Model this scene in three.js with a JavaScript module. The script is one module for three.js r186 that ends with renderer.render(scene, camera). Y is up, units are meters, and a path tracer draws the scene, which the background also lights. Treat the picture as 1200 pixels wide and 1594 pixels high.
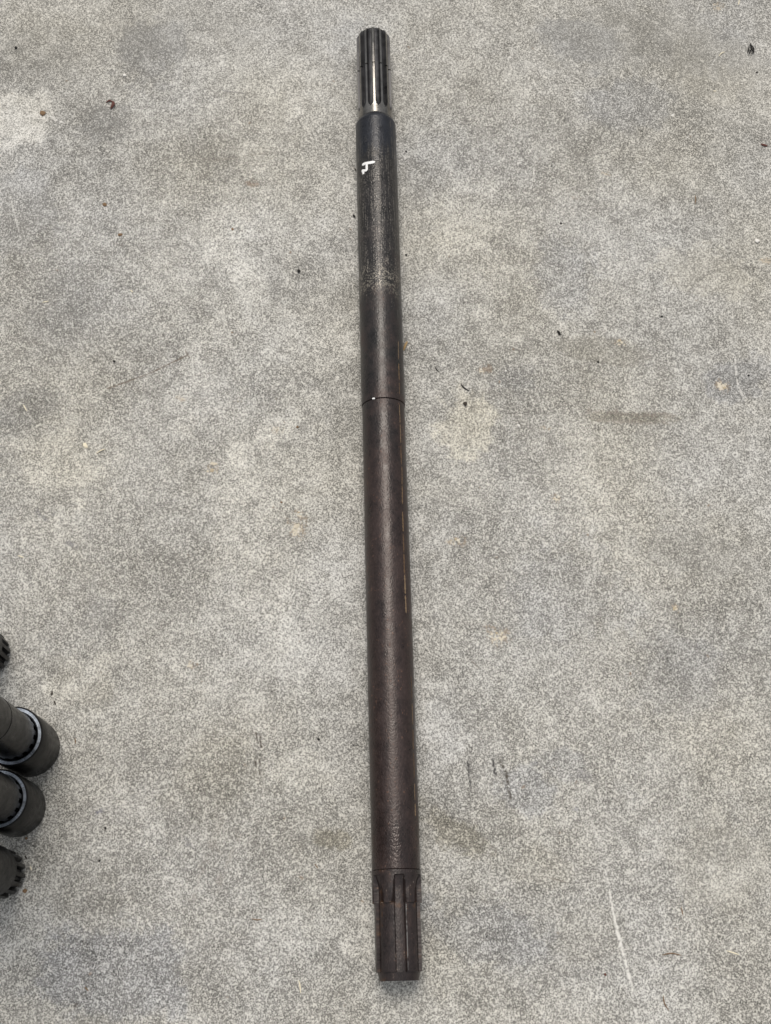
import * as THREE from 'three';
import { mergeGeometries, toCreasedNormals } from 'three/addons/utils/BufferGeometryUtils.js';

// ---------------------------------------------------------------- camera, sky, sun, exposure
const scene = new THREE.Scene();
const TILT = THREE.MathUtils.degToRad(20), CAM_H = 1.3876, FOCAL = 2000;      // focal length in pixels of the 1200 x 1594 photograph
const camera = new THREE.PerspectiveCamera(43.4546, 771 / 1024, 0.05, 200);
camera.position.set(0, CAM_H, 0);
camera.up.set(0, 0, -1);
camera.lookAt(0, CAM_H - Math.cos(TILT), -Math.sin(TILT));
camera.updateMatrixWorld();

const renderer = new THREE.WebGLRenderer({ antialias: true });
renderer.toneMapping = THREE.LinearToneMapping;
renderer.toneMappingExposure = 1.52;
renderer.shadowMap.enabled = true;

{ // even overcast sky, three times as bright overhead as at the horizon
  const w = 64, h = 32, d = new Float32Array(w * h * 4);
  for (let j = 0; j < h; j++) for (let i = 0; i < w; i++) {
    const el = ((j + 0.5) / h - 0.5) * Math.PI, s = Math.max(0, Math.sin(el));
    const L = 0.47 * (1 + 2 * s) / 3, k = (j * w + i) * 4;
    d[k] = L * 0.985; d[k + 1] = L; d[k + 2] = L * 1.03; d[k + 3] = 1;
  }
  const t = new THREE.DataTexture(d, w, h, THREE.RGBAFormat, THREE.FloatType);
  t.mapping = THREE.EquirectangularReflectionMapping; t.magFilter = THREE.LinearFilter; t.minFilter = THREE.LinearFilter;
  t.wrapS = THREE.RepeatWrapping; t.needsUpdate = true;
  scene.background = t; scene.environment = t;
}
const sun = new THREE.DirectionalLight(0xfff6ea, 1.5);
sun.position.set(-0.12, 4, -1.75); sun.target.position.set(0, 0, -0.3);
sun.position.add(sun.target.position);
sun.castShadow = true; sun.shadow.radius = 54; sun.shadow.mapSize.set(2048, 2048);
Object.assign(sun.shadow.camera, { left: -1.5, right: 1.5, top: 1.5, bottom: -1.5, near: 0.5, far: 9 });
scene.add(sun, sun.target);

// ---------------------------------------------------------------- helpers
function rng(seed) { let a = seed >>> 0; return () => { a = (a + 0x6D2B79F5) | 0; let t = Math.imul(a ^ (a >>> 15), 1 | a); t = (t + Math.imul(t ^ (t >>> 7), 61 | t)) ^ t; return ((t ^ (t >>> 14)) >>> 0) / 4294967296; }; }
const clamp = (x, a = 0, b = 1) => Math.min(b, Math.max(a, x));
const sstep = (a, b, x) => { const t = clamp((x - a) / (b - a)); return t * t * (3 - 2 * t); };
const lerp = (a, b, t) => a + (b - a) * t;
const cT = Math.cos(TILT), sT = Math.sin(TILT);
function at(u, v, h = 0) {            // a pixel of the photograph to the point at height h that it shows
  const dx = (u - 600) / FOCAL, dy = (797 - v) / FOCAL, D = [dx, -cT + dy * sT, -sT - dy * cT], k = (h - CAM_H) / D[1];
  return new THREE.Vector3(D[0] * k, h, D[2] * k);
}
// a periodic noise layer on a w x h raster: nx x ny cells
function layer(w, h, nx, ny, seed) {
  const r = rng(seed), lat = new Float32Array(nx * ny); for (let i = 0; i < lat.length; i++) lat[i] = r() * 2 - 1;
  const out = new Float32Array(w * h), xi = new Int32Array(w), xj = new Int32Array(w), xf = new Float32Array(w);
  for (let i = 0; i < w; i++) { const x = i * nx / w, f = Math.floor(x), t = x - f; xi[i] = f % nx; xj[i] = (f + 1) % nx; xf[i] = t * t * (3 - 2 * t); }
  for (let j = 0; j < h; j++) {
    const y = j * ny / h, f = Math.floor(y), t = y - f, g = t * t * (3 - 2 * t), a = (f % ny) * nx, b = ((f + 1) % ny) * nx;
    for (let i = 0; i < w; i++) {
      const p = lat[a + xi[i]], q = lat[a + xj[i]], s = lat[b + xi[i]], u = lat[b + xj[i]], k = xf[i];
      out[j * w + i] = (p + (q - p) * k) * (1 - g) + (s + (u - s) * k) * g;
    }
  }
  return out;
}
const toS = x => { x = clamp(x); return 255 * (x <= 0.0031308 ? 12.92 * x : 1.055 * Math.pow(x, 1 / 2.4) - 0.055); };
function texture(data, w, h, srgb, wrap = THREE.RepeatWrapping) {
  const t = new THREE.DataTexture(data, w, h, THREE.RGBAFormat, THREE.UnsignedByteType);
  t.magFilter = THREE.LinearFilter; t.minFilter = THREE.LinearFilter; t.wrapS = t.wrapT = wrap;
  if (srgb) t.colorSpace = THREE.SRGBColorSpace;
  t.needsUpdate = true; return t;
}
const used = {};
function numbered(n) { const k = used[n] = (used[n] ?? -1) + 1; return k ? n + '_' + String(k).padStart(3, '0') : n; }
function mesh(name, geo, mat, parent) { const m = new THREE.Mesh(geo, mat); m.name = name; m.castShadow = m.receiveShadow = true; parent.add(m); return m; }
function tag(o, label, category, group) { o.userData.label = label; o.userData.category = category; if (group) o.userData.group = group; return o; }

// ---------------------------------------------------------------- the concrete floor
const G = 2048, GX0 = -0.68, GZ0 = -1.29, GS = 1.36;          // the raster covers GS x GS metres of the floor
const px = p => [(p.x - GX0) / GS * G, (p.z - GZ0) / GS * G];
{
  const n0 = layer(G, G, 2048, 2048, 11), n1 = layer(G, G, 1480, 1480, 1), n2 = layer(G, G, 860, 860, 2), n2b = layer(G, G, 1100, 700, 12), n3 = layer(G, G, 330, 330, 3), n4 = layer(G, G, 70, 70, 4),
    n5 = layer(G, G, 24, 24, 5), n6 = layer(G, G, 9, 9, 6), n7 = layer(G, G, 120, 120, 7), n8 = layer(G, G, 13, 13, 8), n9 = layer(G, G, 5, 5, 9);
  const N = G * G;
  const dark = new Float32Array(N), warm = new Float32Array(N), smooth = new Float32Array(N), mark = new Float32Array(N), mtone = new Float32Array(N * 3);
  const outer = new Uint8Array(N * 4), inner = new Uint8Array(N * 4), bump = new Uint8Array(N * 4);
  // paler and darker patches of this slab, soiled and repaired ones among them: [u, v, radius u, radius v, turn, darker(+)/paler(-), warmer(+)/cooler(-), smoother]
  const patches = [
    [28, 175, 75, 50, .1, -.75, .15, 0], [225, 90, 70, 60, .5, .7, -.15, .5], [150, 190, 60, 45, .2, .5, -.1, .4], [60, 90, 120, 60, 0, .35, 0, .5],
    [40, 640, 60, 45, -.3, .75, -.1, .3], [85, 500, 70, 90, .4, .4, 0, .3], [300, 45, 160, 50, 0, .25, .1, .5], [1010, 60, 170, 70, .2, .4, -.1, .6],
    [990, 160, 90, 50, -.4, .4, -.3, .1], [1090, 110, 90, 60, 0, .1, .2, .6], [440, 330, 150, 120, .3, -.35, .05, -.2], [400, 560, 170, 140, -.3, -.35, .1, -.2],  // includes broad paler areas left of the shaft
    [470, 800, 130, 160, 0, -.3, .05, -.2], [80, 720, 90, 60, .2, -.3, .2, 0], [985, 650, 85, 12, .04, .8, .5, .5], [930, 545, 90, 22, .1, .55, .3, .5],
    [1150, 590, 60, 40, 0, .5, -.4, .2], [735, 655, 50, 55, .1, -.5, .6, 0], [715, 760, 70, 40, 0, -.2, .1, 0], [800, 590, 40, 30, 0, .3, -.2, 0],
    [1090, 860, 120, 40, .2, .3, -.1, .5], [700, 1285, 85, 32, .5, .65, .65, .2], [508, 1304, 40, 22, .1, .8, .75, .5], [175, 1520, 120, 80, .1, .6, -.55, 0],
    [335, 1220, 75, 90, .6, .5, .25, .1], [230, 1180, 60, 60, 0, .3, 0, 0], [160, 1380, 80, 45, -.3, .4, .1, .2], [470, 1200, 60, 40, 0, -.4, .05, 0],
    [470, 1420, 100, 60, .3, -.35, 0, 0], [820, 1230, 50, 40, 0, .2, -.5, 0], [880, 1190, 50, 30, 0, .3, -.3, 0], [770, 1460, 110, 60, .2, .35, -.35, 0],
    [920, 1460, 70, 60, 0, .35, .2, .3], [840, 1350, 60, 40, .3, .25, .25, .2], [560, 1440, 40, 60, 0, -.3, .1, 0], [880, 920, 110, 90, .3, .25, -.2, 0],
    [1050, 1050, 100, 80, 0, .3, -.2, .2], [240, 870, 120, 90, .3, .3, .05, 0], [130, 1060, 60, 50, 0, -.3, .2, 0], [1110, 420, 90, 50, .1, .0, .35, .4],
    [870, 420, 60, 60, 0, .3, -.3, 0], [720, 330, 60, 80, 0, -.3, .05, 0], [350, 240, 90, 30, 0, .3, .1, .3], [690, 1150, 40, 60, 0, -.4, -.1, 0],
    [640, 1450, 40, 60, 0, .2, -.1, 0], [160, 960, 60, 40, .3, .3, -.1, .2], [1120, 1330, 90, 120, 0, .1, .2, .5], [30, 340, 60, 80, 0, .3, -.2, .3],
    [155, 1080, 28, 22, 0, .5, .1, .3], [90, 1040, 30, 20, .4, .4, .1, .2], [900, 60, 70, 30, .3, .3, -.2, .3], [560, 90, 45, 60, 0, .25, -.1, .3],
  ];
  for (const [u, v, ru, rv, turn, dk, wm, sm] of patches) {
    const p = at(u, v), [ci, cj] = px(p), e = at(u + ru, v), g = at(u, v - rv);
    const a = (e.x - p.x) / GS * G, b = Math.abs(g.z - p.z) / GS * G, ct = Math.cos(turn), st = Math.sin(turn), R = Math.max(a, b) * 1.7;
    for (let j = Math.max(0, Math.floor(cj - R)); j < Math.min(G, cj + R); j++) for (let i = Math.max(0, Math.floor(ci - R)); i < Math.min(G, ci + R); i++) {
      const x = i - ci, y = j - cj, k = j * G + i;
      let d = Math.hypot((x * ct + y * st) / a, (-x * st + y * ct) / b);
      d += n5[k] * 0.32 + n4[k] * 0.22 + n7[k] * 0.14 + n3[k] * 0.16;
      const w = 1 - sstep(0.62, 1.02, d);
      if (w > 0) { dark[k] += dk * w; warm[k] += wm * w; smooth[k] += sm * w; }
    }
  }
  // scratches, scuffs and spots: broken strokes of matter on the surface
  function stroke(pts, width, rgb, cover, seed, rough = 0.5) {
    const P = pts.map(([u, v]) => px(at(u, v))), wpx = width / GS * G;
    for (let s = 0; s + 1 < P.length; s++) {
      const [x0, y0] = P[s], [x1, y1] = P[s + 1], L = Math.hypot(x1 - x0, y1 - y0) || 1, pad = wpx * 2 + 2;
      for (let j = Math.max(0, Math.floor(Math.min(y0, y1) - pad)); j < Math.min(G, Math.max(y0, y1) + pad); j++)
        for (let i = Math.max(0, Math.floor(Math.min(x0, x1) - pad)); i < Math.min(G, Math.max(x0, x1) + pad); i++) {
          const t = clamp(((i - x0) * (x1 - x0) + (j - y0) * (y1 - y0)) / (L * L)), k = j * G + i;
          const d = Math.hypot(i - x0 - t * (x1 - x0), j - y0 - t * (y1 - y0)) / (wpx * 0.5);
          const w = clamp((1.15 - d + (n2[k] * .7 + n7[k] * .8) * rough) * 1.3) * cover * clamp(0.55 + n3[k] * rough * 1.3 + n2[k] * rough + 0.25);
          if (w > mark[k]) { mark[k] = w; mtone[k * 3] = rgb[0]; mtone[k * 3 + 1] = rgb[1]; mtone[k * 3 + 2] = rgb[2]; }
        }
    }
  }
  const white = [.72, .71, .68], black = [.035, .034, .036], brown = [.13, .10, .078], rust = [.20, .135, .085], tan = [.52, .44, .33], grey = [.16, .16, .17];
  stroke([[918, 1268], [927, 1300]], .0025, white, .45, 1); stroke([[941, 1352], [958, 1440]], .0026, white, .85, 2); stroke([[958, 1440], [985, 1545]], .0036, white, .95, 3); stroke([[988, 1570], [993, 1594]], .004, white, .8, 3);
  stroke([[984, 1320], [990, 1360]], .0016, white, .4, 4); stroke([[168, 604], [230, 582], [292, 552]], .0022, brown, .95, 5, .3); stroke([[288, 545], [294, 556]], .002, brown, .8, 6);
  stroke([[300, 585], [332, 580]], .0012, brown, .6, 7); stroke([[767, 1184], [770, 1204]], .0062, black, 1, 8, .6); stroke([[778, 1185], [788, 1205], [794, 1240]], .0036, [.07, .06, .05], 1, 9, .6);
  stroke([[728, 1184], [731, 1215], [733, 1235]], .0018, black, .75, 10, .8); stroke([[706, 1166], [710, 1172]], .004, black, .6, 11); stroke([[398, 1140], [400, 1155]], .0026, [.075, .06, .05], 1.0, 12); stroke([[404, 1142], [406, 1162]], .0026, [.075, .06, .05], 1.0, 13);
  stroke([[397, 1180], [398, 1206]], .0026, [.075, .06, .05], 1.0, 14); stroke([[404, 1182], [404, 1205]], .0026, [.075, .06, .05], 1.0, 15); stroke([[15, 305], [34, 380]], .0018, white, .6, 16); stroke([[100, 208], [110, 235]], .0014, white, .6, 17);
  stroke([[106, 298], [104, 318]], .0014, white, .6, 18); stroke([[40, 180], [75, 180], [97, 190]], .004, white, .6, 19, .9); stroke([[290, 1298], [266, 1335]], .0014, white, .6, 20); stroke([[330, 1310], [345, 1330]], .003, brown, .3, 21);
  stroke([[1068, 215], [1085, 198]], .0014, white, .6, 22); stroke([[1103, 107], [1117, 86]], .0014, white, .6, 23); stroke([[826, 295], [831, 260]], .0014, white, .7, 24); stroke([[862, 298], [895, 290]], .0012, white, .5, 25);
  stroke([[1085, 15], [1090, 2]], .0016, white, .7, 26); stroke([[616, 0], [622, 30]], .0016, white, .5, 27); stroke([[1128, 545], [1146, 530]], .0014, white, .6, 28); stroke([[1143, 555], [1147, 595], [1155, 615]], .0022, white, .6, 29, .9);
  stroke([[1135, 790], [1162, 769]], .0012, white, .6, 30); stroke([[645, 712], [665, 740]], .0012, brown, .5, 31); stroke([[655, 820], [672, 835]], .0012, brown, .4, 32); stroke([[855, 1366], [880, 1372]], .0012, brown, .6, 33);
  stroke([[415, 238], [330, 250], [300, 244]], .0025, [.24, .22, .19], .4, 34, .8); stroke([[320, 415], [370, 430]], .0012, brown, .4, 35); stroke([[342, 140], [378, 145]], .0012, grey, .7, 36); stroke([[725, 1020], [745, 1040]], .0012, brown, .5, 37);
  stroke([[25, 620], [50, 612]], .0012, white, .6, 38); stroke([[55, 795], [70, 808]], .004, grey, .7, 39, .9); stroke([[80, 800], [86, 798]], .004, grey, .7, 40, .9); stroke([[105, 845], [114, 850]], .006, grey, .7, 41, .9);
  stroke([[150, 1265], [158, 1262]], .006, [.17, .17, .21], .7, 42, .9); stroke([[290, 1305], [294, 1315]], .006, [.15, .15, .16], .6, 43, .9); stroke([[320, 1450], [322, 1475]], .004, grey, .3, 44); stroke([[905, 1205], [912, 1210]], .01, grey, .5, 45, .9);
  stroke([[895, 1258], [902, 1262]], .006, [.2, .2, .24], .6, 46, .9); stroke([[935, 560], [955, 540]], .002, white, .3, 47); stroke([[800, 448], [860, 425]], .0012, brown, .3, 48); stroke([[1060, 1390], [1066, 1420]], .0014, grey, .5, 49);
  for (const [u, v] of [[393, 285], [895, 306], [940, 268], [755, 572], [850, 665], [1120, 10], [1190, 405], [280, 620], [430, 668], [700, 842], [372, 623]]) stroke([[u - 4, v], [u + 4, v + 2]], .008, u % 2 ? rust : tan, .55, u, 1);
  const agg = [[330, 728, 10], [335, 733, 7], [465, 800, 6], [462, 820, 9], [460, 829, 8], [775, 990, 10], [866, 775, 7], [712, 841, 6], [1124, 601, 7], [1050, 945, 5], [748, 576, 5], [155, 1048, 5], [966, 533, 6], [296, 1035, 6], [850, 665, 6]];
  for (const [u, v, q] of agg) { stroke([[u - q * .5, v - q * .3], [u + q * .5, v + q * .3]], q * .00125, [.27, .22, .165], .75, 1, 1.4); stroke([[u - q * .3, v], [u + q * .2, v + q * .2]], q * .0009, [.64, .585, .48], .9, 1, 1.5); }
  stroke([[345, 1275], [322, 1330], [300, 1400]], .007, [.27, .25, .225], .4, 1, 1.2); stroke([[372, 1300], [352, 1345], [335, 1385]], .005, [.27, .25, .225], .45, 1, 1.2);
  stroke([[920, 641], [1050, 646]], .007, [.2, .17, .145], .5, 1, 1.3); stroke([[930, 655], [1040, 659]], .005, [.22, .19, .16], .45, 1, 1.3);
  const rs = rng(77);
  for (let i = 0; i < 260; i++) { const u = rs() * 1300 - 50, v = rs() * 1594, q = rs(); stroke([[u, v], [u + (rs() - .5) * 5, v + (rs() - .5) * 5]], .0012 + rs() * .0016, q < .45 ? [.09, .08, .075] : q < .7 ? white : rust, .5 + rs() * .4, i, .5); }
  for (let k = 0; k < N; k++) {
    const fine = n0[k] * .75 + n1[k] * .95 + n2[k] * .22 + n2b[k] * .36 + n3[k] * .12, blot = n4[k] * .34 + n5[k] * .36 + n6[k] * .36 + n7[k] * .34 + n3[k] * .16, tint = n8[k] * .55 + n9[k] * .3 + n5[k] * .2 + n7[k] * .2;
    const fx = Math.min(k % G, G - 1 - k % G) / G, fy = Math.min((k / G) | 0, G - 1 - ((k / G) | 0)) / G, edge = sstep(0, .03, Math.min(fx, fy) );
    for (let q = 0; q < 2; q++) {
      const dk = q ? dark[k] * edge : 0, wm = q ? clamp(warm[k], -.8, .9) * edge : 0, sm = q ? clamp(smooth[k], -.3, .8) * edge : 0;
      const s = fine * (1 - .55 * sm), lev = -blot * .7 - dk * 1.0;
      // pale cement paste broken by darker grains; soiling makes the grains more frequent
      const grain = sstep(-.75, .75, s + lev * .32);
      const rid = Math.max(0, 1 - Math.abs(n2[k] * .25 + n2b[k] * .5 + n1[k] * .8 + n3[k] * .1) / .24) * (1 - .5 * sm) * clamp(.75 - lev * .45 + n7[k] * .4);
      let v = lerp(.20, .585, grain) * (1 + lev * .16) - rid * .17 + s * .035;
      const w = tint * .5 + wm;
      let r = v * (1 + .030 + w * .042), g = v * (1 + .012 + w * .006), b = v * (.945 - w * .09);
      if (q && mark[k] > 0) { const m = mark[k]; r = lerp(r, mtone[k * 3], m); g = lerp(g, mtone[k * 3 + 1], m); b = lerp(b, mtone[k * 3 + 2], m); }
      const o = q ? inner : outer, i4 = k * 4; o[i4] = toS(r); o[i4 + 1] = toS(g); o[i4 + 2] = toS(b); o[i4 + 3] = 255;
    }
    const hgt = clamp(.5 + fine * .2 + n4[k] * .12 + n7[k] * .1) * 255, i4 = k * 4; bump[i4] = bump[i4 + 1] = bump[i4 + 2] = hgt; bump[i4 + 3] = 255;
  }
  const bt = texture(bump, G, G, false);
  const inMat = new THREE.MeshStandardMaterial({ map: texture(inner, G, G, true), bumpMap: bt, bumpScale: .0006, roughness: .88 });
  const outMat = new THREE.MeshStandardMaterial({ map: texture(outer, G, G, true), bumpMap: bt, bumpScale: .0006, roughness: .88 });
  function sheet(x0, z0, x1, z1) {
    const g = new THREE.BufferGeometry(), uv = (x, z) => [(x - GX0) / GS, (z - GZ0) / GS];
    g.setAttribute('position', new THREE.Float32BufferAttribute([x0, 0, z0, x0, 0, z1, x1, 0, z1, x1, 0, z0], 3));
    g.setAttribute('normal', new THREE.Float32BufferAttribute([0, 1, 0, 0, 1, 0, 0, 1, 0, 0, 1, 0], 3));
    g.setAttribute('uv', new THREE.Float32BufferAttribute([...uv(x0, z0), ...uv(x0, z1), ...uv(x1, z1), ...uv(x1, z0)], 2));
    g.setIndex([0, 1, 2, 0, 2, 3]); return g;
  }
  const X1 = GX0 + GS, Z1 = GZ0 + GS, B = 14;
  const floor = mesh('concrete_floor', sheet(GX0, GZ0, X1, Z1), inMat, scene);
  floor.userData = { kind: 'structure', label: 'worn pale grey concrete floor with stains and scratches', category: 'floor' };
  mesh('surrounding_floor', mergeGeometries([sheet(-B, -B, B, GZ0), sheet(-B, Z1, B, B), sheet(-B, GZ0, GX0, Z1), sheet(X1, GZ0, B, Z1)]), outMat, floor);
  // pale aggregate stones laid bare in the surface
  const stoneMat = [0xcac2b1, 0xb3a68f, 0xd2cdc2].map(c => new THREE.MeshStandardMaterial({ color: c, roughness: .8 }));
  const r = rng(5);
  for (const [u, v, s, n] of [[330, 728, 9, 6], [465, 800, 5, 2], [462, 824, 8, 6], [775, 990, 9, 5], [866, 775, 5, 3], [712, 841, 4, 2], [1124, 601, 5, 2], [1050, 945, 4, 2], [748, 576, 3, 1], [966, 533, 4, 2], [296, 1035, 4, 2]]) for (let i = 0; i < n; i++) {
    const p = at(u + (r() - .5) * s * 1.5, v + (r() - .5) * s * 1.5), m = mesh('aggregate_stone', chip(r, .0009 + r() * .0014, .3), stoneMat[(r() * 3) | 0], floor);
    m.position.set(p.x, .0001, p.z); m.rotation.y = r() * 6;
  }
}
function chip(r, size, flat = .5) {     // an irregular small stone resting on y = 0
  const g = new THREE.IcosahedronGeometry(1, 1), p = g.attributes.position, seen = new Map(), ax = .75 + r() * .5, az = .75 + r() * .5;
  for (let i = 0; i < p.count; i++) {
    const key = [p.getX(i), p.getY(i), p.getZ(i)].map(x => x.toFixed(3)).join(); if (!seen.has(key)) seen.set(key, .78 + r() * .4);
    const k = seen.get(key) * size; p.setXYZ(i, p.getX(i) * k * ax, Math.max(p.getY(i), -.75) * k * flat + size * flat * .75, p.getZ(i) * k * az);
  }
  g.computeBoundingBox(); g.translate(0, -g.boundingBox.min.y, 0); g.computeVertexNormals(); return g;
}

// ---------------------------------------------------------------- steel: maps around and along a shaft
const SH0 = -1.1548, SH1 = 0.0012, SLEN = SH1 - SH0;           // ends of the lying shaft along its axis
const LV = h => (h - SH0) / SLEN;
function steelMaps(kind) {
  const w = 512, h = 2048, N = w * h, col = new Uint8Array(N * 4), rou = new Uint8Array(N * 4), bmp = new Uint8Array(N * 4);
  const a = layer(w, h, 256, 1024, 21), b = layer(w, h, 120, 520, 22), c = layer(w, h, 44, 310, 23), d = layer(w, h, 22, 130, 24), e = layer(w, h, 9, 44, 25), s = layer(w, h, 256, 60, 26), f = layer(w, h, 5, 40, 27), g = layer(w, h, 130, 900, 28);
  for (let j = 0; j < h; j++) {
    const z = SH0 + (j + .5) / h * SLEN;
    for (let i = 0; i < w; i++) {
      const k = j * w + i, ang = ((i + .5) / w) * 360 - 180;     // degrees from the top of the shaft, + to the right
      const fine = a[k] * .5 + b[k] * .5, blot = d[k] * .5 + e[k] * .4 + c[k] * .25;
      let r, gg, bl, ro, bu = .5 + fine * .16 + g[k] * .14 + c[k] * .05;
      // mill scale near the fine spline, browner skin further along, ragged where the one gives way to the other
      const rustiness = clamp(sstep(-.84, -.5, z + e[k] * .07 + d[k] * .05 + s[k] * .03) + (fine + blot) * .12);
      const blue = 1 - sstep(-.975, -.95, z + d[k] * .012 + s[k] * .012);
      r = lerp(.024, .036, rustiness); gg = lerp(.0228, .0240, rustiness); bl = lerp(.0232, .0222, rustiness);
      r = lerp(r, .017, blue); gg = lerp(gg, .0195, blue); bl = lerp(bl, .027, blue);
      const v = 1 + fine * .35 + blot * .4; r *= v; gg *= v; bl *= v;
      ro = .37 + fine * .10 + blot * .12 - rustiness * .0;
      // bare, scratched band between the paint mark and the first joint
      const scr = sstep(-.98, -.93, z + s[k] * .03) * (1 - sstep(-.79, -.75, z + d[k] * .03)), sc = clamp((s[k] * .8 + a[k] * .6 + g[k] * .5 - .35) * 2.2) * scr;
      r += sc * .11; gg += sc * .10; bl += sc * .088; ro -= sc * .08; bu += scr * (g[k] * .12 + s[k] * .1);
      const worn = clamp(1.2 - Math.abs(z + .785) / .022 + d[k] * .5) * clamp((g[k] + a[k] * .7) * 2 - .1);
      r += worn * .16; gg += worn * .148; bl += worn * .12;
      // oil film by the coarse spline
      const oil = clamp(1.3 - Math.abs(z + .128) / .022 + d[k] * .6 + c[k] * .4) * (z > -.16 ? 1 : 0); ro -= oil * .1; bu += oil * (g[k] * .1 + a[k] * .06);
      // pits and orange freckles
      const pit = clamp((c[k] + g[k] * .5 - .95) * 3); bu -= pit * .3; r *= 1 - pit * .5; gg *= 1 - pit * .5; bl *= 1 - pit * .5;
      const frk = clamp((c[k] * .6 + a[k] + e[k] * .3 - 1.15) * 5) * rustiness; r += frk * .13; gg += frk * .06; bl += frk * .03;
      if (kind === 'coarse') {         // the coarse spline: rust along the flanks, rubbed edges
        const rr = clamp((e[k] * .6 + d[k] * .7 + c[k] * .5 - .25) * 1.6) * (Math.abs(ang + 55) < 16 || Math.abs(ang - 68) < 12 || z < -.066 && z > -.074 ? 1 : .12); r = lerp(r, .11, rr * .7); gg = lerp(gg, .052, rr * .7); bl = lerp(bl, .024, rr * .7);
        const dots = clamp((c[k] + a[k] * .8 - 1.35) * 6); r += dots * .3; gg += dots * .27; bl += dots * .23;
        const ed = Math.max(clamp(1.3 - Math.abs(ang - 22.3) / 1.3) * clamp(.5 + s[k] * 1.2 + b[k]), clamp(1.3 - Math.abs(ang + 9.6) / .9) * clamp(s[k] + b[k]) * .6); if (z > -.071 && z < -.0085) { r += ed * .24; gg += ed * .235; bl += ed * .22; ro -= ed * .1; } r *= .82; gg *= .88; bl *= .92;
      }
      const q = k * 4; col[q] = toS(r); col[q + 1] = toS(gg); col[q + 2] = toS(bl); col[q + 3] = 255;
      rou[q] = rou[q + 1] = rou[q + 2] = clamp(ro, .2, 1) * 255; rou[q + 3] = 255; bmp[q] = bmp[q + 1] = bmp[q + 2] = clamp(bu) * 255; bmp[q + 3] = 255;
    }
  }
  return { map: texture(col, w, h, true), roughnessMap: texture(rou, w, h, false), bumpMap: texture(bmp, w, h, false) };
}
const barrelMat = new THREE.MeshPhysicalMaterial({ ...steelMaps('barrel'), roughness: 1, metalness: .25, bumpScale: .00042, specularIntensity: 1 });
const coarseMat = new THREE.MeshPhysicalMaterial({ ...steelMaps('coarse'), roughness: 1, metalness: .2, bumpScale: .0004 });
function grime(seed, base, amp, rough, bumpAmp) {     // plain machined or oiled steel with fine drawn lines
  const w = 256, h = 512, a = layer(w, h, 128, 256, seed), b = layer(w, h, 20, 40, seed + 1), c = layer(w, h, 6, 8, seed + 2), s = layer(w, h, 128, 12, seed + 3), col = new Uint8Array(w * h * 4), rou = new Uint8Array(w * h * 4);
  for (let k = 0; k < w * h; k++) {
    const v = 1 + amp * (a[k] * .4 + b[k] * .5 + c[k] * .4 + s[k] * .4), q = k * 4;
    col[q] = toS(base[0] * v); col[q + 1] = toS(base[1] * v); col[q + 2] = toS(base[2] * v); col[q + 3] = 255;
    rou[q] = rou[q + 1] = rou[q + 2] = clamp(rough + (b[k] * .5 + a[k] * .4 + c[k] * .3) * bumpAmp, .08, 1) * 255; rou[q + 3] = 255;
  }
  return { map: texture(col, w, h, true), roughnessMap: texture(rou, w, h, false), roughness: 1 };
}
const fineMat = new THREE.MeshStandardMaterial({ ...grime(31, [.05, .05, .053], .5, .36, .14), metalness: .6 });
const landMat = new THREE.MeshStandardMaterial({ ...grime(41, [.25, .24, .225], .3, .22, .1), metalness: 1 });
const oilyMat = new THREE.MeshPhysicalMaterial({ ...grime(51, [.0045, .0045, .0046], .6, .36, .14), metalness: 0, specularIntensity: .34 });
const rimMat = new THREE.MeshStandardMaterial({ ...grime(61, [.33, .37, .43], .5, .42, .14), metalness: .85 });
const paintMat = new THREE.MeshStandardMaterial({ color: 0xf2f3f4, roughness: .55 });

// ---------------------------------------------------------------- surfaces of revolution along z: r(angle, s), angle 0 = up, + to the right (+x)
function skin(angles, ss, radius, crease = .5, uvOf = (a, s) => [a / (2 * Math.PI) + .5, LV(s)]) {
  const pos = [], uv = [], idx = [], n = angles.length;
  for (const s of ss) for (const a of angles) { const r = radius(a, s[0] ?? s, s); pos.push(r * Math.sin(a), r * Math.cos(a), s[0] ?? s); uv.push(...uvOf(a, s[0] ?? s)); }
  for (let j = 0; j + 1 < ss.length; j++) for (let i = 0; i + 1 < n; i++) { const p = j * n + i, q = p + n; idx.push(p, q, p + 1, p + 1, q, q + 1); }
  let g = new THREE.BufferGeometry();
  g.setAttribute('position', new THREE.Float32BufferAttribute(pos, 3)); g.setAttribute('uv', new THREE.Float32BufferAttribute(uv, 2)); g.setIndex(idx);
  // creases are found on a grid of 1/100 unit, so work in millimetres
  return toCreasedNormals(g.scale(1000, 1000, 1000), crease).scale(.001, .001, .001);
}
const ring = (n = 120) => Array.from({ length: n + 1 }, (_, i) => -Math.PI + i / n * 2 * Math.PI);
// a turned piece from [s, r] pairs, long runs cut up
function turned(prof, n = 120, uvOf) {
  const P = []; prof.forEach((p, i) => { if (i) { const q = prof[i - 1], m = Math.max(1, Math.ceil(Math.abs(p[0] - q[0]) / .05)); for (let k = 1; k < m; k++) P.push([lerp(q[0], p[0], k / m), lerp(q[1], p[1], k / m)]); } P.push(p); });
  return skin(ring(n), P, (a, s, p) => p[1], .5, uvOf);
}
const D2R = Math.PI / 180;
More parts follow.
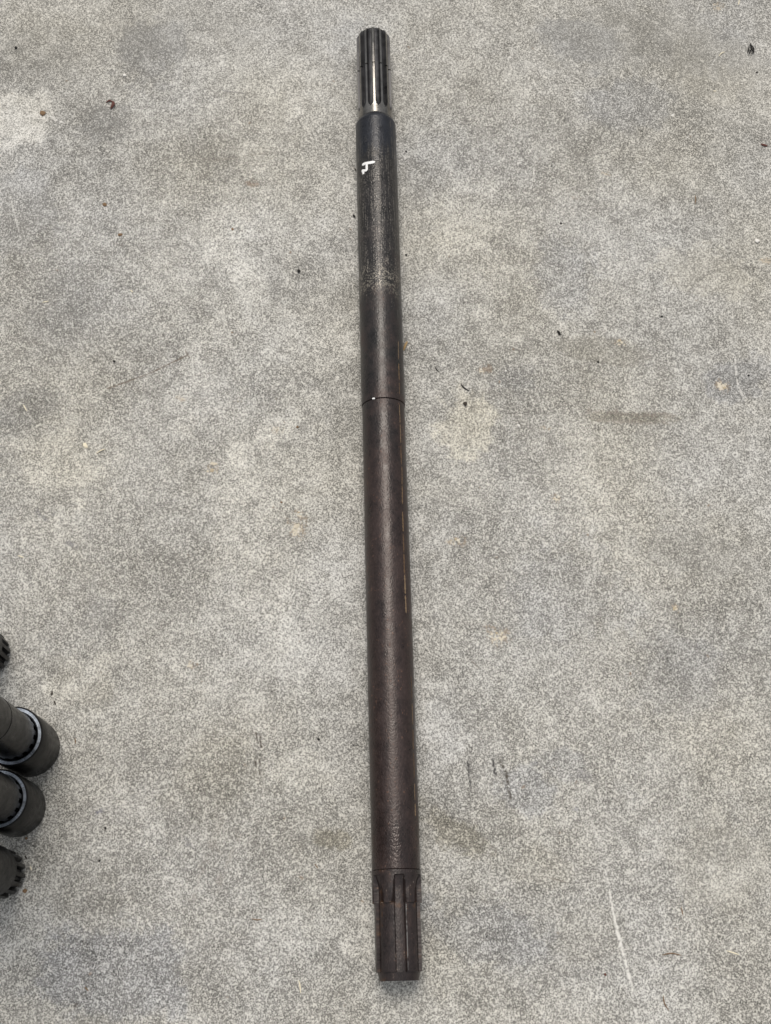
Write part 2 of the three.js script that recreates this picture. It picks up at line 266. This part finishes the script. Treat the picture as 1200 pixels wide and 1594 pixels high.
// one tooth of a spline with the two half gaps beside it
function toothSkin(center, pitch, ss, od, root, gapHalf, flankSlope, extra, n = 13, uvOf, gapAt) {
  const half = pitch / 2, top = half - gapHalf, A = new Set([-half, half, 0]);
  for (let i = 0; i <= n; i++) { A.add(-half + (half - top) * i / n); A.add(half - (half - top) * i / n); }
  A.add(-top * .5); A.add(top * .5); A.add(-top - 1e-4); A.add(top + 1e-4);
  const angles = [...A].sort((x, y) => x - y).map(x => x + center);
  return skin(angles, ss, (a, s) => {
    const d = half - Math.abs(a - center);                      // angular distance from the middle of the gap
    const o = od(s), f = Math.min(o, root(s)), gh = gapAt ? gapAt(s) : gapHalf, cut = d < gh ? Math.max(f, o - (gh - d) * flankSlope) : o;
    return extra ? extra(cut, d, s, o) : cut;
  }, .45, uvOf);
}
// the faces of a tooth that lie on its outer diameter, and the rest
function splitCrest(g, od) {
  const P = g.attributes.position, pick = [[], []];
  for (let t = 0; t < P.count; t += 3) { let on = true; for (let k = t; k < t + 3; k++) if (Math.hypot(P.getX(k), P.getY(k)) < od(P.getZ(k)) - 4e-5) on = false; pick[on ? 0 : 1].push(t, t + 1, t + 2); }
  return pick.map(ids => { const o = new THREE.BufferGeometry(); for (const n of ['position', 'normal', 'uv']) { const a = g.attributes[n], q = []; for (const i of ids) for (let c = 0; c < a.itemSize; c++) q.push(a.array[i * a.itemSize + c]); o.setAttribute(n, new THREE.Float32BufferAttribute(q, a.itemSize)); } return o; });
}

// ---------------------------------------------------------------- the long shaft lying on the floor
const RA = .0254, RB = .0247, RC = .0250;
{
  const shaft = new THREE.Group(); shaft.name = 'drive_shaft'; scene.add(shaft);
  shaft.position.set(.01363, 0, 0); shaft.rotation.y = Math.atan(.02576);
  tag(shaft, 'long dark brown steel drive shaft with splined ends lying alone across the concrete', 'shaft');
  const axis = new THREE.Group(); void axis;
  const put = (name, geo, mat, parent = shaft) => { if (parent === shaft) geo.translate(0, RA, 0); else geo.translate(0, RA, 0); return mesh(name, geo, mat, parent); };
  // barrel in three lengths, with turned joint lines between them
  const Z = { sh: -1.0165, j1: -.6262, j2: -.4899, j3: -.105, st: -.0728, te: -.0071 };
  put('shaft_barrel', turned([[-1.0205, .0170], [-1.0205, .0226], [-1.0202, .0229], [-1.0158, RA - .0002], [-1.0148, RA - .00003], [-1.013, RA], [Z.j1 - .0007, RA], [Z.j1 - .0003, RA - .0004], [Z.j1 - .0001, RA - .002]]), barrelMat);
  put('shaft_barrel', turned([[Z.j1 - .0001, RB - .0016], [Z.j1 + .0004, RB - .0016], [Z.j1 + .0004, RB - .0002], [Z.j1 + .0007, RB], [Z.j2 - .002, RB], [Z.j2, RB - .0001]]), barrelMat);
  put('shaft_barrel', turned([[Z.j2, RB - .0003], [Z.j2 + .0002, RC - .0001], [Z.j2 + .001, RC], [Z.j3 - .0006, RC], [Z.j3 - .0002, RC - .0003], [Z.j3, RC - .0011]]), barrelMat);
  // fine spline: fourteen teeth with a retaining ring groove, running out into a bright land
  const OD = .0221, RT = .0180;
  put('spline_land', turned([[-1.032, OD - .00005], [-1.0228, OD], [-1.0216, OD - .0012], [-1.0205, OD - .0014]], 120, (a, s) => [a / (2 * Math.PI), s * 4]), landMat);
  const g0 = -1.0973, fs = [-1.1548, -1.1540, -1.1515, -1.149, g0 - .0008, g0 - .0007, g0 + .0007, g0 + .0008, -1.08, -1.065, -1.055, -1.053, -1.051, -1.049, -1.047, -1.045, -1.043, -1.0415, -1.04, -1.039, -1.038, -1.037, -1.036, -1.035, -1.034, -1.0335, -1.032];
  const fod = s => { if (Math.abs(s - g0) < .00075) return RT + .0012; return s < -1.149 ? lerp(.0192, OD, sstep(-1.1555, -1.1485, s)) : OD; };
  const froot = s => { const t = (s + 1.0500) / .0170; return t <= 0 ? Math.min(RT, fod(s)) : RT + (OD - RT) * (1 - Math.sqrt(Math.max(0, 1 - Math.min(1, t) ** 2))); };
  for (let i = 0; i < 14; i++) {
    const c = (-1.6 + i * 360 / 14) * D2R;
    const [crest, flanks] = splitCrest(toothSkin(c, 2 * Math.PI / 14, fs, fod, froot, 9.6 * D2R, .075, null, 14, (a, s) => [a / (2 * Math.PI), s * 4], s => 9.6 * D2R * (s < -1.0415 ? 1 : Math.sqrt(Math.max(.04, 1 - ((s + 1.0415) / .0082) ** 2)))), fod);
    put('ground_crest', crest, landMat, put('fine_spline_tooth', flanks, fineMat));
  }
  put('spline_core', turned([[-1.1548, .0005], [-1.1547, .0179], [-1.02, .0176]], 60, (a, s) => [a / (2 * Math.PI), s * 4]), fineMat);
  // coarse spline: six square teeth, the gaps running up into the barrel
  const OT = .0234, RR = .0203;
  const cs = [-.105, -.1045, -.1025, -.1000, -.0996, -.0990, -.0983, -.0975, -.0965, -.0955, -.0945, -.093, -.091, -.089, -.086, -.083, -.080, -.077, -.0745, -.0735, -.07282, -.07278, -.0722, -.07, -.06, -.04, -.02, -.0085, -.0076, -.00712, -.00708, -.004, -.001, .0006, .0012];
  const cod = s => s < -.1045 ? RC - .0006 : s < -.0728 ? RC + .0003 : s < -.0085 ? OT : s < -.0071 ? OT - .0006 * (s + .0085) / .0014 : lerp(.0214, .0199, (s + .0071) / .0083);
  const croot = s => s > -.0071 ? cod(s) : s < -.1 ? 1 : lerp(RR, RC + .0003, Math.max(0, 1 - Math.sqrt(clamp((s + .1) / .012))) );
  const land = (r, d, s, o) => { if (s < -.0728 && s > -.0935 && d >= 14.2 * D2R) { const wdt = 8.5 * D2R * clamp((s + .0935) / .02), x = d - 14.2 * D2R; if (x < wdt) return Math.min(r, o - (wdt - x) * .02); } return r; };
  for (let i = 0; i < 6; i++) {
    const c = (36 + i * 60) * D2R;
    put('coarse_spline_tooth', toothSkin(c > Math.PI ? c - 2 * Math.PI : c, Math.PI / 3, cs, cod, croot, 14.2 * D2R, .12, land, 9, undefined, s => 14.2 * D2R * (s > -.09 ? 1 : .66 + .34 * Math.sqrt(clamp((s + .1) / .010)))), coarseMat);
  }
  put('end_face', turned([[.0012, .0199], [.0011, .0190], [.0012, .0005]], 60), coarseMat);
  put('spline_core', turned([[-.11, .0199], [-.0075, .0199], [-.006, .0185]], 60), coarseMat);

  // white paint strokes on the barrel, brushed round its side
  const surf = (u, v, RA_ = RA) => {            // where the pixel's ray meets the barrel, in the shaft's own frame
    const o = new THREE.Vector3(0, CAM_H, 0), d = at(u, v).sub(o).normalize(), inv = new THREE.Matrix4().copy(shaft.matrixWorld).invert();
    o.applyMatrix4(inv); d.transformDirection(inv); o.y -= RA;
    const A = d.x * d.x + d.y * d.y, Bq = o.x * d.x + o.y * d.y, Cq = o.x * o.x + o.y * o.y - RA_ * RA_, t = (-Bq - Math.sqrt(Bq * Bq - A * Cq)) / A;
    return new THREE.Vector3(o.x + d.x * t, o.y + d.y * t, o.z + d.z * t);
  };
  shaft.updateMatrixWorld(true);
  const rp = rng(9);
  function brush(name, pix, width, parent, mat = paintMat, rad0 = RA, thick = .0003, M = 26, ragged = .24) {
    const cp = pix.map(([u, v]) => surf(u, v, rad0)), curve = new THREE.CatmullRomCurve3(cp, false, 'centripetal'), pos = [], idx = [], nrm = [];
    for (let i = 0; i <= M; i++) {
      const t = i / M, p = curve.getPoint(t), tg = curve.getTangent(t), up = new THREE.Vector3(p.x, p.y, 0).normalize(), sd = new THREE.Vector3().crossVectors(tg, up).normalize();
      const endr = Math.sqrt(Math.max(.02, 1 - Math.pow(Math.abs(2 * t - 1), 9))), wv = width * .5 * endr * (1 - ragged / 2 + rp() * ragged);
      for (let k = 0; k <= 4; k++) {
        const q = p.clone().addScaledVector(sd, (k / 2 - 1) * wv), rad = Math.hypot(q.x, q.y), h = rad0 + (k === 0 || k === 4 ? .00002 : thick);
        pos.push(q.x * h / rad, q.y * h / rad + RA, q.z); nrm.push(up.x, up.y, 0);
      }
      if (i) for (let k = 0; k < 4; k++) { const a = (i - 1) * 5 + k, b = a + 5; idx.push(a, b, a + 1, a + 1, b, b + 1); }
    }
    const g = new THREE.BufferGeometry(); g.setAttribute('position', new THREE.Float32BufferAttribute(pos, 3)); g.setIndex(idx); g.computeVertexNormals();
    return mesh(name, g, mat, parent);
  }
  const pm = brush('paint_mark', [[563.5, 256.8], [568, 254.6], [575, 253.3], [584, 251.9]], .0037, shaft); pm.userData.label = 'hand painted white letter mark';
  brush('paint_stroke', [[570.5, 255.2], [570.6, 260], [570.2, 264.6], [566.5, 265.6], [563, 265.2]], .0033, pm);
  brush('paint_stroke', [[563.6, 265], [565, 268], [566, 271]], .0031, pm);
  const fl = brush('paint_fleck', [[579.3, 620.6], [581.5, 620.2], [583.6, 620.5]], .0019, shaft); void fl;
  // dry rust in a broken line along one side, thin grey strips towards the fine spline
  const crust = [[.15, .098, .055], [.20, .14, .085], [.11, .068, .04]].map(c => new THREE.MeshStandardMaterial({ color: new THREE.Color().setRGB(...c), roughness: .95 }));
  const scale = new THREE.MeshStandardMaterial({ color: new THREE.Color().setRGB(.085, .08, .075), roughness: .5, metalness: .4 });  // plain grey for the thin raised strips on the upper barrel
  const run = (pts, rad, w, mat, n, gap) => {      // split one long line into n broken strips
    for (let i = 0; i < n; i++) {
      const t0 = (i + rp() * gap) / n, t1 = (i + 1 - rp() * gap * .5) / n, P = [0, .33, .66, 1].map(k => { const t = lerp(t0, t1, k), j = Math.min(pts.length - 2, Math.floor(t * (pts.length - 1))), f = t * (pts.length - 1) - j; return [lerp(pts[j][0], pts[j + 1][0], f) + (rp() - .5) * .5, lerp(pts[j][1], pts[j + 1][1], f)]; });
      brush('rust_grey_streak', P, w * (.5 + rp() * .8), shaft, Array.isArray(mat) ? mat[(rp() * mat.length) | 0] : mat, rad, .00014, 22, .9);
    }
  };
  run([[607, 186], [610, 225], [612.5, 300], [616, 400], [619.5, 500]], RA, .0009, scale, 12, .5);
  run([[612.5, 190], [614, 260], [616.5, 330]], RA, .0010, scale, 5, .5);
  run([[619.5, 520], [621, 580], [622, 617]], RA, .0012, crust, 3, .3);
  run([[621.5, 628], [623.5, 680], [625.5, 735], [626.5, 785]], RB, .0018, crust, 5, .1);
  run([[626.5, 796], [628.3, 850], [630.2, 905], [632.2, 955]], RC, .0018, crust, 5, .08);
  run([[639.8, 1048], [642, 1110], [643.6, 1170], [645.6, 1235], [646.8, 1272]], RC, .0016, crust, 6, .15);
}

// ---------------------------------------------------------------- shafts standing on end at the edge of the picture
const UP = .46;
function upright(build, u, v, turn, label) {
  const g = new THREE.Group(); g.name = numbered('upright_shaft'); scene.add(g);
  const p = at(u, v); g.position.set(p.x, 0, p.z); g.rotation.y = turn; build(g);
  return tag(g, label, 'shaft', 'shafts standing on end');
}
const stand = (geo) => geo.rotateX(-Math.PI / 2);       // the turning axis upright, s = height
const uvU = (a, s) => [a / (2 * Math.PI) * 2, s * 5];
const flip = prof => prof;
const part = (name, geo, mat, g) => mesh(name, stand(geo), mat, g);
function sleeved(g, R, hs, jr) {
  const ri = R - .0062, b = .0245;
  const sl = part('coupling_sleeve', turned([[0, ri], [0, R - .0012], [.0004, R - .0005], [.0014, R], [hs - .0016, R], [hs - .0005, R - .0005], [hs, R - .0014], [hs, R - .0017]], 96, uvU), oilyMat, g);
  part('sleeve_rim', turned([[hs, R - .0017], [hs - .0003, R - .0019], [hs - .0004, R - .0030], [hs - .0001, R - .0032], [hs - .0002, R - .0046], [hs - .0016, R - .0058], [hs - .02, ri]], 96, uvU), rimMat, sl);
  part('shaft_barrel', turned([[hs + .010, .0195], [hs + .0102, b - .0006], [hs + .011, b], [.166, b], [.1665, b - .0006], [.1668, b - .0012], [.1672, b - .0006], [.1676, b - .0003], [UP - .002, b - .0003], [UP, b - .002], [UP, .001]], 96, uvU), oilyMat, g);
  const n = 16, ss = [.004, hs - .01, hs + .002, hs + .006, hs + .0105];
  for (let i = 0; i < n; i++) part('spline_tooth', toothSkin(i * 2 * Math.PI / n - Math.PI + .001, 2 * Math.PI / n, ss, () => b - .0003, () => .0208, 5.6 * D2R, .12, null, 4, uvU), oilyMat, g);
}
function splined(g, b, hb) {
  part('shaft_barrel', turned([[hb, .0195], [hb + .0001, b - .0012], [hb + .0012, b], [.2, b], [.2004, b - .0008], [.2008, b], [UP - .002, b], [UP, b - .002], [UP, .001]], 96, uvU), oilyMat, g);
  const n = 16, OD = b - .0009, ss = [0, .0006, .0022, .004, hb - .012, hb - .008, hb - .004, hb + .0005];
  const od = s => s < .004 ? OD - .002 * (1 - s / .004) ** 2 : OD;
  for (let i = 0; i < n; i++) part('spline_tooth', toothSkin(i * 2 * Math.PI / n - Math.PI + .07, 2 * Math.PI / n, ss, od, () => .0205, 6.6 * D2R, .12, null, 4, uvU), oilyMat, g);
  part('end_face', turned([[.0002, .0005], [.0002, .0206]], 48, uvU), oilyMat, g);
}
upright(g => splined(g, .0258, .036), -18, 1019, .2, 'black splined shaft on end with toothed foot, behind the two sleeved shafts');
upright(g => sleeved(g, .0308, .075), 49, 1165, .5, 'black shaft on end in a sleeve, between another sleeved shaft and a bare splined one');
upright(g => sleeved(g, .0302, .073), 27, 1258, .1, 'black shaft on end in a glossy scuffed sleeve with pale worn rim');
upright(g => splined(g, .0264, .040), 3, 1361, 0, 'black splined shaft on end with toothed foot, before the two sleeved shafts');

// ---------------------------------------------------------------- litter on the floor
{
  const r = rng(404);
  const M = c => new THREE.MeshStandardMaterial({ color: c, roughness: .85 });
  const mats = { black: M(0x1b1a19), dark: M(0x3a332c), white: M(0xe9e7e2), red: M(0x5e3a33), brown: M(0x7a6249), straw: M(0xcdbd97), tan: M(0xa98f68), pale: M(0xe4dcc6) };
  function sliver(pix, width, thick = .5) {       // a bent, tapering stalk or sliver lying on the floor
    const P = pix.map(([u, v], i) => at(u, v).setY(width * thick * .5 + (i && i < pix.length - 1 ? width * .4 : 0))), curve = P.length > 2 ? new THREE.CatmullRomCurve3(P) : new THREE.LineCurve3(P[0], P[1]);
    const g = new THREE.TubeGeometry(curve, 10, width / 2, 6, false), p = g.attributes.position;
    for (let i = 0; i <= 10; i++) { const c = curve.getPointAt(i / 10), k = .25 + .75 * Math.sin(Math.PI * (.06 + .88 * i / 10)) * (.85 + r() * .3); for (let j = 0; j <= 6; j++) { const q = i * 7 + j; p.setXYZ(q, c.x + (p.getX(q) - c.x) * k, Math.max(.0001, c.y + (p.getY(q) - c.y) * k * thick), c.z + (p.getZ(q) - c.z) * k); } }
    const m = P[0].clone().lerp(P[P.length - 1], .5); g.translate(-m.x, 0, -m.z); g.computeVertexNormals(); g.userData.at = m; return g;
  }
  function thing(name, geo, mat, label, cat, group) { const m = mesh(numbered(name), geo, mats[mat], scene); m.position.set(geo.userData.at.x, 0, geo.userData.at.z); geo.userData = {}; return tag(m, label, cat, group); }
  const stone = (u, v, mm, flat) => { const g = chip(r, mm / 1000, flat); g.rotateY(r() * 6); g.userData.at = at(u, v); return g; };
  // a curled dry petal: a bent strip
  const petal = mergeGeometries([sliver([[165, 160], [171, 157.5], [176, 160]], .0022, .6), sliver([[175.5, 158.5], [177, 164], [172.5, 170]], .0042, .7)].map(g => { g.translate(g.userData.at.x, 0, g.userData.at.z); g.userData = {}; return g; }));
  { const c = at(172, 164); petal.translate(-c.x, 0, -c.z); petal.userData.at = c; }
  thing('dry_petal', petal, 'red', 'curled dark red dry petal on the stained grey concrete', 'petal');
  const tuftBits = []; for (let i = 0; i < 11; i++) { const u = 1169 + (r() - .5) * 8, v = 73 + (r() - .5) * 10, g = sliver([[u, v], [u + (r() - .5) * 6, v + 2 + r() * 5], [u + (r() - .5) * 8, v + 5 + r() * 7]], .0009 + r() * .0010, 1); g.translate(g.userData.at.x, r() * .001, g.userData.at.z); g.userData = {}; tuftBits.push(g); }
  const tuft = mergeGeometries(tuftBits); { const c = at(1169, 75); tuft.translate(-c.x, 0, -c.z); tuft.userData.at = c; }
  thing('fibre_clump', tuft, 'black', 'small ragged clump of black fibres alone on clean concrete', 'fibre clump');
  thing('pellet', stone(465, 423, 2.3, .8), 'black', 'round black pellet, beside the upper barrel of the long shaft', 'pellet');
  thing('seed_husk', sliver([[867.5, 515], [872, 522]], .0034, .7), 'black', 'short thick black seed husk lying on bare pale concrete', 'husk');
  thing('seed_husk', sliver([[1184, 225], [1194, 228]], .0034, .6), 'red', 'reddish brown seed husk lying on pale grey concrete', 'husk');
  thing('leaf_scrap', sliver([[628, 546], [631, 538], [634, 532]], .0034, .4), 'tan', 'tan dry leaf scrap touching the side of the long shaft', 'leaf scrap');
  thing('curled_sliver', sliver([[717, 598], [722, 604], [730, 609]], .0016, .8), 'black', 'thin curved black sliver beside a cream stain', 'sliver');
  thing('black_sliver', sliver([[677, 573], [683, 579]], .0012, .8), 'black', 'tiny straight black sliver close beside the long shaft', 'sliver');
  thing('grey_pebble', stone(724, 629, 2.1, .8), 'dark', 'dark grey round pebble beside the curved black sliver', 'pebble');
  for (const [u, v, s] of [[194, 118, 1.9], [1178, 376, 2.3], [807, 663, 1.9], [787, 578, 1.4], [908, 744, 1.3]]) thing('white_chip', stone(u, v, s, .7), 'white', 'small white stone chip lying on the concrete', 'stone chip', 'white stone chips');
  for (const [u, v, s] of [[25, 75, 2], [496, 1151, 1.6], [1030, 493, 1.3], [931, 564, 1.3], [1165, 585, 1.3], [178, 563, 1.5], [632, 236, 1.2], [632, 397, 1.2], [164, 1289, 1.2], [155, 1340, 1.2], [859, 259, 1.1], [873, 348, 1.2], [551, 337, 1.8], [1178, 113, 1.2]]) thing('grit_grain', stone(u, v, s, .7), 'black', 'tiny black grit grain lying on the concrete', 'grit', 'black grit grains');
  for (const [u, v, s] of [[67, 177, 3], [163, 319, 2.6], [187, 366, 2.4], [362, 357, 1.6], [41, 1305, 2], [39, 1387, 2], [463, 665, 1.5], [438, 782, 1.4]]) thing('bark_crumb', stone(u, v, s, .5), 'brown', 'small brown bark crumb lying on the concrete', 'crumb', 'brown bark crumbs');
  const straws = [[[1149, 8], [1151, 0]], [[1119, 88], [1122, 84], [1128, 81]], [[1110, 142], [1115, 142]], [[150, 706], [157, 702], [164, 699]], [[36, 630], [42, 640]], [[465, 1526], [467, 1535], [468, 1546]], [[66, 471], [76, 469]], [[28, 865], [37, 868]], [[1131, 1480], [1150, 1486]], [[47, 1348], [49, 1355]], [[203, 452], [207, 455]]];
  for (const s of straws) thing('straw_bit', sliver(s, .0017, .6), 'pale', 'short pale straw bit lying on the concrete', 'straw', 'pale straw bits');
  const twigs = [[[1082, 304], [1082.5, 312], [1081.5, 318]], [[1030, 1487], [1044, 1484], [1060, 1487]], [[1032, 1549], [1034, 1562], [1041, 1573]], [[392, 1430], [400, 1432], [408, 1431]], [[117, 1149], [117.5, 1158]], [[132, 1536], [138, 1543]], [[1060, 1412], [1063, 1425]], [[490, 1345], [495, 1352]]];
  for (const s of twigs) thing('twig', sliver(s, .0013, .7), 'brown', 'thin brown dry twig lying on the concrete', 'twig', 'brown dry twigs');
  thing('leaf_flake', stone(133, 694, 3.6, .35), 'pale', 'pale cream leaf flake beside a short straw bit', 'leaf flake');
  const dk = [[[82, 1076], [80, 1083]], [[84, 1091], [87, 1097]], [[39, 1332], [42, 1337]], [[552, 262], [554, 266]]];
  for (const s of dk) thing('dark_husk', sliver(s, .0017, .7), 'dark', 'short dark husk sliver lying beside the shafts', 'husk', 'dark husk slivers beside the shafts');
  thing('red_speck', stone(942, 1517, 1.1, .6), 'red', 'tiny dark red speck beside the white scratch line', 'speck');
}
renderer.render(scene, camera);
